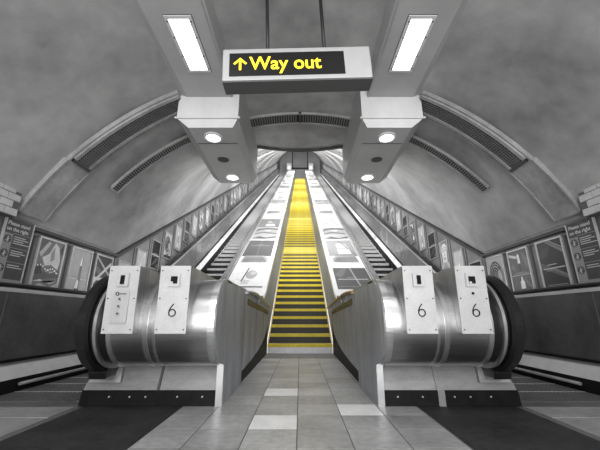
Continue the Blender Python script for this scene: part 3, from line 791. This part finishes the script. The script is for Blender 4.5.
        L += [([(.50, 1), (.54, 1), (.66, 0), (.62, 0)], 5), (rect(.08, .40, .92, .43), 6), (rect(.34, .48, .6, .50), 5), (rect(.04, .08, .96, .10), 4), ([(.2, .5), (.45, 1), (.3, 1), (0, .6)], 3)]
    elif k == 'sketch':
        bg = 7
        L += [(circ(.58, .60, .16, .22, 14), 5), (circ(.62, .66, .08, .1, 10), 6), ([(.42, .95), (.46, .95), (.38, .25), (.34, .25)], 1), ([(.4, .34), (.6, .30), (.56, .14), (.36, .12)], 6), (bar(.15, .6, .4, .75, .015), 5), (bar(.66, .4, .85, .8, .015), 5), (bar(.2, .35, .34, .3, .012), 5), (rect(0, 0, 1, .04), 2)]
    elif k == 'streaks':
        bg = 5
        L += [([(0, .62), (.25, .80), (.6, .86), (1, .78), (1, .9), (.5, .97), (.1, .88)], 2), ([(.02, .35), (.4, .5), (.98, .38), (.98, .5), (.4, .62), (.05, .5)], 3), ([(0, .05), (.3, .22), (.6, .10), (1, .24), (1, .1), (.5, .02)], 2), ([(.3, .7), (.7, .76), (.6, .66)], 7)]
    elif k == 'figure':
        bg = 4
        L += [(rect(.36, .1, .8, .36), 7), ([(.36, .75), (.74, .72), (.8, .4), (.36, .42)], 5), (bar(.5, 1, .95, .0, .03), 1), (circ(.5, .62, .12, .14), 6), (rect(0, .0, .2, 1), 4)]
    elif k == 'line':
        bg = 7
        L += [(bar(.55, .95, .85, .1, .02), 2), (rect(.1, .5, .5, .52), 6), (circ(.25, .3, .14, .12), 6), (rect(.06, .84, .9, .86), 5), (rect(.3, .70, .8, .72), 6)]
    return bg, L
DESC = {'swirl': 'swirling pale hand-like forms and white beads', 'bottle': 'a tall slim bottle on pale grey', 'beams': 'diagonal beams on black', 'flag': 'pale crossing diagonal bars on black', 'panes': 'two black panes',
        'face': 'a large drawn face', 'twin': 'two white bottles on dark grey', 'rings': 'dark curling rings on pale grey', 'plain': 'a small white bottle on pale grey', 'mottled': 'mottled light and dark patches',
        'window': 'a dark four-part picture', 'window_low': 'a dark picture with a leaning white line', 'sketch': 'a white sheet with a faint sketch', 'streaks': 'dark wavy streaks', 'figure': 'a pale figure on grey', 'line': 'a white sheet with one slanting line'}
cache = {}
def print_mesh(k, w, h):
    key = (k, w, h)
    if key not in cache:
        bg, L = design(k); mb = MB()
        mb.box(-w / 2, w / 2, -h / 2, h / 2, -0.004, 0.004, 'ink%d' % bg)
        z = 0.0046
        for poly, g in L:
            mb.face([((min(max(x, 0.0), 1.0) - .5) * w * .998, (min(max(y, 0.0), 1.0) - .5) * h * .998, z) for x, y in poly], 'ink%d' % g); z += 0.00025
        fb = MB(); f = 0.022
        if True:
            for x0, x1, y0, y1 in ((-w / 2 - f, w / 2 + f, -h / 2 - f, -h / 2), (-w / 2 - f, w / 2 + f, h / 2, h / 2 + f), (-w / 2 - f, -w / 2, -h / 2, h / 2), (w / 2, w / 2 + f, -h / 2, h / 2)):
                fb.box(x0, x1, y0, y1, -0.008, 0.016, 'frame')
        cache[key] = (mb.mesh('print'), fb.mesh('frame'))
    return cache[key]
def poster(k, w, h, loc, rot, label, group, frame=True, name='framed_poster'):
    t = thing(name, label, 'poster', loc, rot, group)
    pm, fm = print_mesh(k, w, h)
    mesh_obj('print', pm, t)
    if frame: mesh_obj('frame', fm, t)
    return t

ROT = {-1: rot_cols((0, 1, 0), (0, 0, 1), (1, 0, 0)), 1: rot_cols((0, -1, 0), (0, 0, 1), (-1, 0, 0))}
near = {-1: [('swirl', 3.99, 'beside the notice'), ('bottle', 4.575, 'second from the notice'), ('flag', 5.12, 'by the corner')],
        1: [('beams', 3.965, 'beside the notice'), ('twin', 4.58, 'second from the notice'), ('rings', 5.14, 'by the corner')]}
seq = {-1: ['rings', 'plain', 'panes', 'rings', 'bottle', 'panes', 'plain', 'mottled', 'face', 'panes', 'rings', 'twin', 'plain', 'panes', 'mottled', 'swirl'],
       1: ['panes', 'plain', 'face', 'panes', 'bottle', 'twin', 'panes', 'plain', 'rings', 'panes', 'mottled', 'plain', 'swirl', 'panes', 'bottle', 'mottled']}
for s, side in ((-1, 'left'), (1, 'right')):
    for k, y, where in near[s]:
        poster(k, 0.405, 0.61, (s * (XW - 0.012), y, 1.395), ROT[s], '%s wall poster of %s, %s' % (side, DESC[k], where), 'framed posters on the %s landing wall' % side)
    for i in range(60):
        y = 5.72 + 0.58 * i
        if y > 40.8: break
        k = seq[s][i % len(seq[s])]
        poster(k, 0.37, 0.60, (s * (XW - 0.012), y, wall_top(y) - 0.575), ROT[s], '%s poster up the %s escalator wall, %s' % (ordinal(i + 1), side, DESC[k]), 'framed posters up the %s escalator wall' % side)

# deck posters and bollards on the inclined balustrades
RI_ = rot_cols((1, 0, 0), (0, C30, S30), (0, -S30, C30))
def t_of(zc): return (zc - 0.67) / 0.972
decks = {-1: [('sketch', 6.62, 7.76), ('window', 8.58, 10.05), ('streaks', 10.2, 11.65), ('figure', 11.75, 13.1), ('line', 14.95, 16.7), ('streaks', 16.85, 18.1), ('sketch', 18.25, 19.6), ('line', 22.0, 23.6), ('streaks', 23.75, 25.2), ('figure', 28.0, 29.6), ('sketch', 29.8, 31.4), ('streaks', 34.0, 36.0), ('line', 37.0, 39.0)],
         1: [('window_low', 6.55, 7.7), ('figure', 8.6, 10.05), ('streaks', 10.15, 11.65), ('line', 11.8, 13.3), ('sketch', 14.95, 16.4), ('streaks', 16.7, 18.1), ('line', 18.25, 19.6), ('sketch', 22.0, 23.6), ('streaks', 23.75, 25.2), ('line', 28.0, 29.6), ('figure', 29.8, 31.4), ('streaks', 34.0, 36.0), ('sketch', 37.0, 39.0)]}
for s, side in ((-1, 'left'), (1, 'right')):
    for i, (k, z0, z1) in enumerate(decks[s]):
        t0, t1 = t_of(z0), t_of(z1)
        poster(k, 0.80, round(t1 - t0, 3), P(s * 1.20, (t0 + t1) / 2, ND + 0.006), RI_, '%s, lying %s up the %s white deck' % (DESC[k], ordinal(i + 1), side), 'posters lying on the %s deck' % side, frame=False, name='deck_poster')
    for i, z in enumerate((8.22, 14.4, 21.0, 26.7, 32.7)):
        t0 = t_of(z)
        t = thing('deck_bollard', 'small wedge-shaped bollard across the %s white deck, %s from its foot' % (side, ordinal(i + 1)), 'bollard', P(s * 1.20, t0, ND), RI_, 'bollards on the %s deck' % side)
        mb = MB(); mb.hexa([(-0.34, -0.12, 0), (0.34, -0.12, 0), (0.34, 0.14, 0), (-0.34, 0.14, 0), (-0.25, -0.02, 0.11), (0.25, -0.02, 0.11), (0.25, 0.10, 0.11), (-0.25, 0.10, 0.11)], 'frame'); mb.build('wedge', t, 0.01)
        mb = MB(); mb.hexa([(-0.22, -0.112, 0.02), (0.22, -0.112, 0.02), (0.22, -0.10, 0.02), (-0.22, -0.10, 0.02), (-0.19, -0.042, 0.095), (0.19, -0.042, 0.095), (0.19, -0.03, 0.095), (-0.19, -0.03, 0.095)], 'deck_side'); mb.build('front_plate', t)
        mb = MB(); mb.box(-0.36, 0.36, -0.16, 0.15, -0.002, 0.008, 'collar'); mb.build('foot', t)

# ------------------------------------------------------------------ notices "Please stand on the right"
for s, side in ((-1, 'left'), (1, 'right')):
    t = thing('wall_notice', 'dark Please stand on the right notice on the %s wall at the frame edge' % side, 'sign', (s * (XW - 0.035), 3.44, 1.445), ROT[s], 'escalator safety notices')
    w, h = 0.35, 0.72
    mb = MB(); mb.box(-w / 2, w / 2, -h / 2, h / 2, -0.01, 0.006, 'notice'); mb.build('board', t)
    mb = MB(); mb.box(-w / 2, -w / 2 + 0.115, -h / 2, h / 2 - 0.165, 0.006, 0.008, 'notice_strip'); mb.box(-w / 2, w / 2, -h / 2, -h / 2 + 0.06, 0.006, 0.0085, 'notice_strip'); mb.build('side_strip', t)
    mb = MB()
    for x in (-w / 2 - 0.012, w / 2): mb.box(x, x + 0.012, -h / 2 - 0.01, h / 2 + 0.012, -0.012, 0.014, 'frame')
    mb.box(-w / 2, w / 2, h / 2, h / 2 + 0.012, -0.012, 0.014, 'frame_dark'); mb.build('frame', t)
    for q, line in enumerate(('Please stand', 'on the right')):
        mesh_obj('lettering', text_mesh(line, 0.058, 'ink_white', 0.0012, 0.001), t, (-w / 2 + 0.02, h / 2 - 0.07 - 0.062 * q, 0.0075))
    for r in range(3):
        yb = h / 2 - 0.23 - r * 0.158
        mb = MB(); mb.disc((-w / 2 + 0.058, yb), 0.045, 0.008, 0.011, 'notice', 18)
        c = -w / 2 + 0.058
        for q in (circ(c, yb + 0.022, 0.009, 0.009, 8), [(c - 0.013, yb + 0.01), (c + 0.013, yb + 0.01), (c + 0.008, yb - 0.015), (c - 0.008, yb - 0.015)], [(c - 0.008, yb - 0.015), (c - 0.001, yb - 0.015), (c - 0.004, yb - 0.036), (c - 0.012, yb - 0.036)], [(c + 0.001, yb - 0.015), (c + 0.008, yb - 0.015), (c + 0.014, yb - 0.034), (c + 0.007, yb - 0.036)], bar(c - 0.03, yb - 0.02, c + 0.03, yb + 0.012, 0.005)):
            mb.face([(x, y, 0.0115) for x, y in q], 'ink_white')
        mb.build('pictogram', t)
        mb = MB()
        for q in range((4, 3, 2)[r]):
            mb.box(-w / 2 + 0.135, -w / 2 + 0.135 + (0.15, 0.19, 0.13, 0.21)[q], yb + 0.035 - q * 0.024, yb + 0.045 - q * 0.024, 0.006, 0.008, 'frame')
        mb.box(-w / 2 + 0.115, w / 2, yb + 0.07, yb + 0.076, 0.006, 0.008, 'notice_strip')
        mb.build('text_lines', t)

# ------------------------------------------------------------------ hanging Way out sign
SW, SH, SD = 1.305, 0.352, 0.15
t = thing('hanging_sign', 'hanging illuminated Way out sign with yellow arrow above the stair', 'sign', (-0.025, 2.295, 2.877), Matrix.Rotation(R(-2.3), 3, 'Y') @ Matrix.Rotation(R(0.6), 3, 'Z'))
mb = MB()
mb.box(-SW / 2, SW / 2, -SD / 2, SD / 2, -SH / 2 + 0.008, SH / 2, 'sign_case'); mb.build('case', t, 0.012)
mb = MB(); mb.box(-SW / 2 + 0.004, SW / 2 - 0.004, -SD / 2 + 0.002, SD / 2 + 0.004, -SH / 2 - 0.004, -SH / 2 + 0.02, 'sign_under'); mb.build('bottom_tray', t)
yf = -SD / 2 - 0.004
x0, x1 = -0.592, 0.415
mb = MB(); mb.box(x0, x1, yf, yf + 0.01, -0.122, 0.122, 'sign_black'); mb.build('display_panel', t)
me = text_mesh('Way out', 0.192, 'yellow_glow', 0.0026, 0.001, spacing=1.0)
o = mesh_obj('lettering', me, t); o.rotation_euler = (R(90), 0, 0); o.location = (-0.415, yf - 0.002, -0.057)
xs_ = [v.co.x for v in me.vertices]; wtxt = max(xs_) - min(xs_); o.scale = (0.63 / wtxt, 1.0, 1.0)
mb = MB(); ax, az, q = -0.497, 0.0, 0.85
def q3(p): return [(ax + x * q, yf - 0.002, az + z * q) for x, z in p]
mb.face(q3([(-0.012, -0.072), (0.012, -0.072), (0.012, 0.05), (-0.012, 0.05)]), 'yellow_glow')
mb.face(q3([(0, 0.084), (0, 0.05), (-0.054, -0.004), (-0.070, 0.012)]), 'yellow_glow')
mb.face(q3([(0, 0.084), (0.070, 0.012), (0.054, -0.004), (0, 0.05)]), 'yellow_glow')
mb.build('arrow', t)
for x in (-0.262, 0.258):
    mb = MB(); mb.tube([(x, 0, SH / 2 - 0.01), (x, 0, SH / 2 + 0.84)], 0.017, 'rod', 10); mb.build('rod', t)
    mb = MB(); mb.disc((x, 0), 0.026, SH / 2 - 0.004, SH / 2 + 0.012, 'rod', 12); mb.build('rod_flange', t)

# ------------------------------------------------------------------ light
def area(name, loc, rot, sx, sy, e):
    l = bpy.data.lights.new(name, 'AREA'); l.shape = 'RECTANGLE'; l.size = sx; l.size_y = sy; l.energy = e
    o = bpy.data.objects.new(name, l); COL.objects.link(o); o.location = loc; o.rotation_euler = rot
    return o
for s in (-1, 1):                               # the row of fluorescent panels continues behind the camera
    for y in (0.3, -2.0):
        area('panel_lamp', (s * 1.18, y, 3.50), (0, 0, 0), 0.25, 0.7, 38)
for k in range(6):                              # added fill lights along the crown of the shaft, without fixtures
    area('shaft_fill', P(0, 9 + 6.3 * k, -0.16), (R(30), 0, 0), 0.7, 1.6, 190)
area('concourse_fill', (0, -4.3, 1.9), (R(90), 0, 0), 5.6, 2.6, 330)  # added broad fill light across the open end behind the camera
area('concourse_upfill', (0, -1.0, 0.25), (R(180 - 50), 0, 0), 4.0, 0.8, 85)  # added upward fill, in place of light bounced off the floor
for k in range(6):  # more added fill, turned up the slope to brighten the vault
    area('shaft_fill', P(0, 8.2 + 6.2 * k, -0.8), (R(120), 0, 0), 3.6, 0.6, 190 if k else 120)
for s in (-1, 1):                               # added fill lights over the balustrades, brightening side walls and vault
    for k in range(3):
        o = area('balustrade_fill', P(s * 1.25, 6.6 + 4.6 * k, -2.1), (0, 0, 0), 0.5, 4.0, 42)
        o.rotation_euler = Vector((s * 0.75, 0.05, 0.62)).to_track_quat('-Z', 'Y').to_euler()
area('head_fill', (0, 42.6, 27.0), (R(60), 0, 0), 4, 1.5, 500)  # added fill light to brighten the end wall
w = bpy.data.worlds.new('world'); scene.world = w; w.use_nodes = True
w.node_tree.nodes['Background'].inputs[0].default_value = (1, 1, 1, 1)
w.node_tree.nodes['Background'].inputs[1].default_value = 1.2

# ------------------------------------------------------------------ camera
cam = bpy.data.cameras.new('camera'); cam.sensor_width = 36; cam.lens = 312 / 600 * 36; cam.clip_start = 0.05; cam.clip_end = 200
co = bpy.data.objects.new('camera', cam); COL.objects.link(co)
co.location = (0, 0, EYE); co.rotation_euler = (R(90 + 16.4), 0, 0)
scene.camera = co
scene.view_settings.view_transform = 'Standard'
scene.view_settings.look = 'None'
scene.view_settings.exposure = 0.0
scene.view_settings.gamma = 1.0
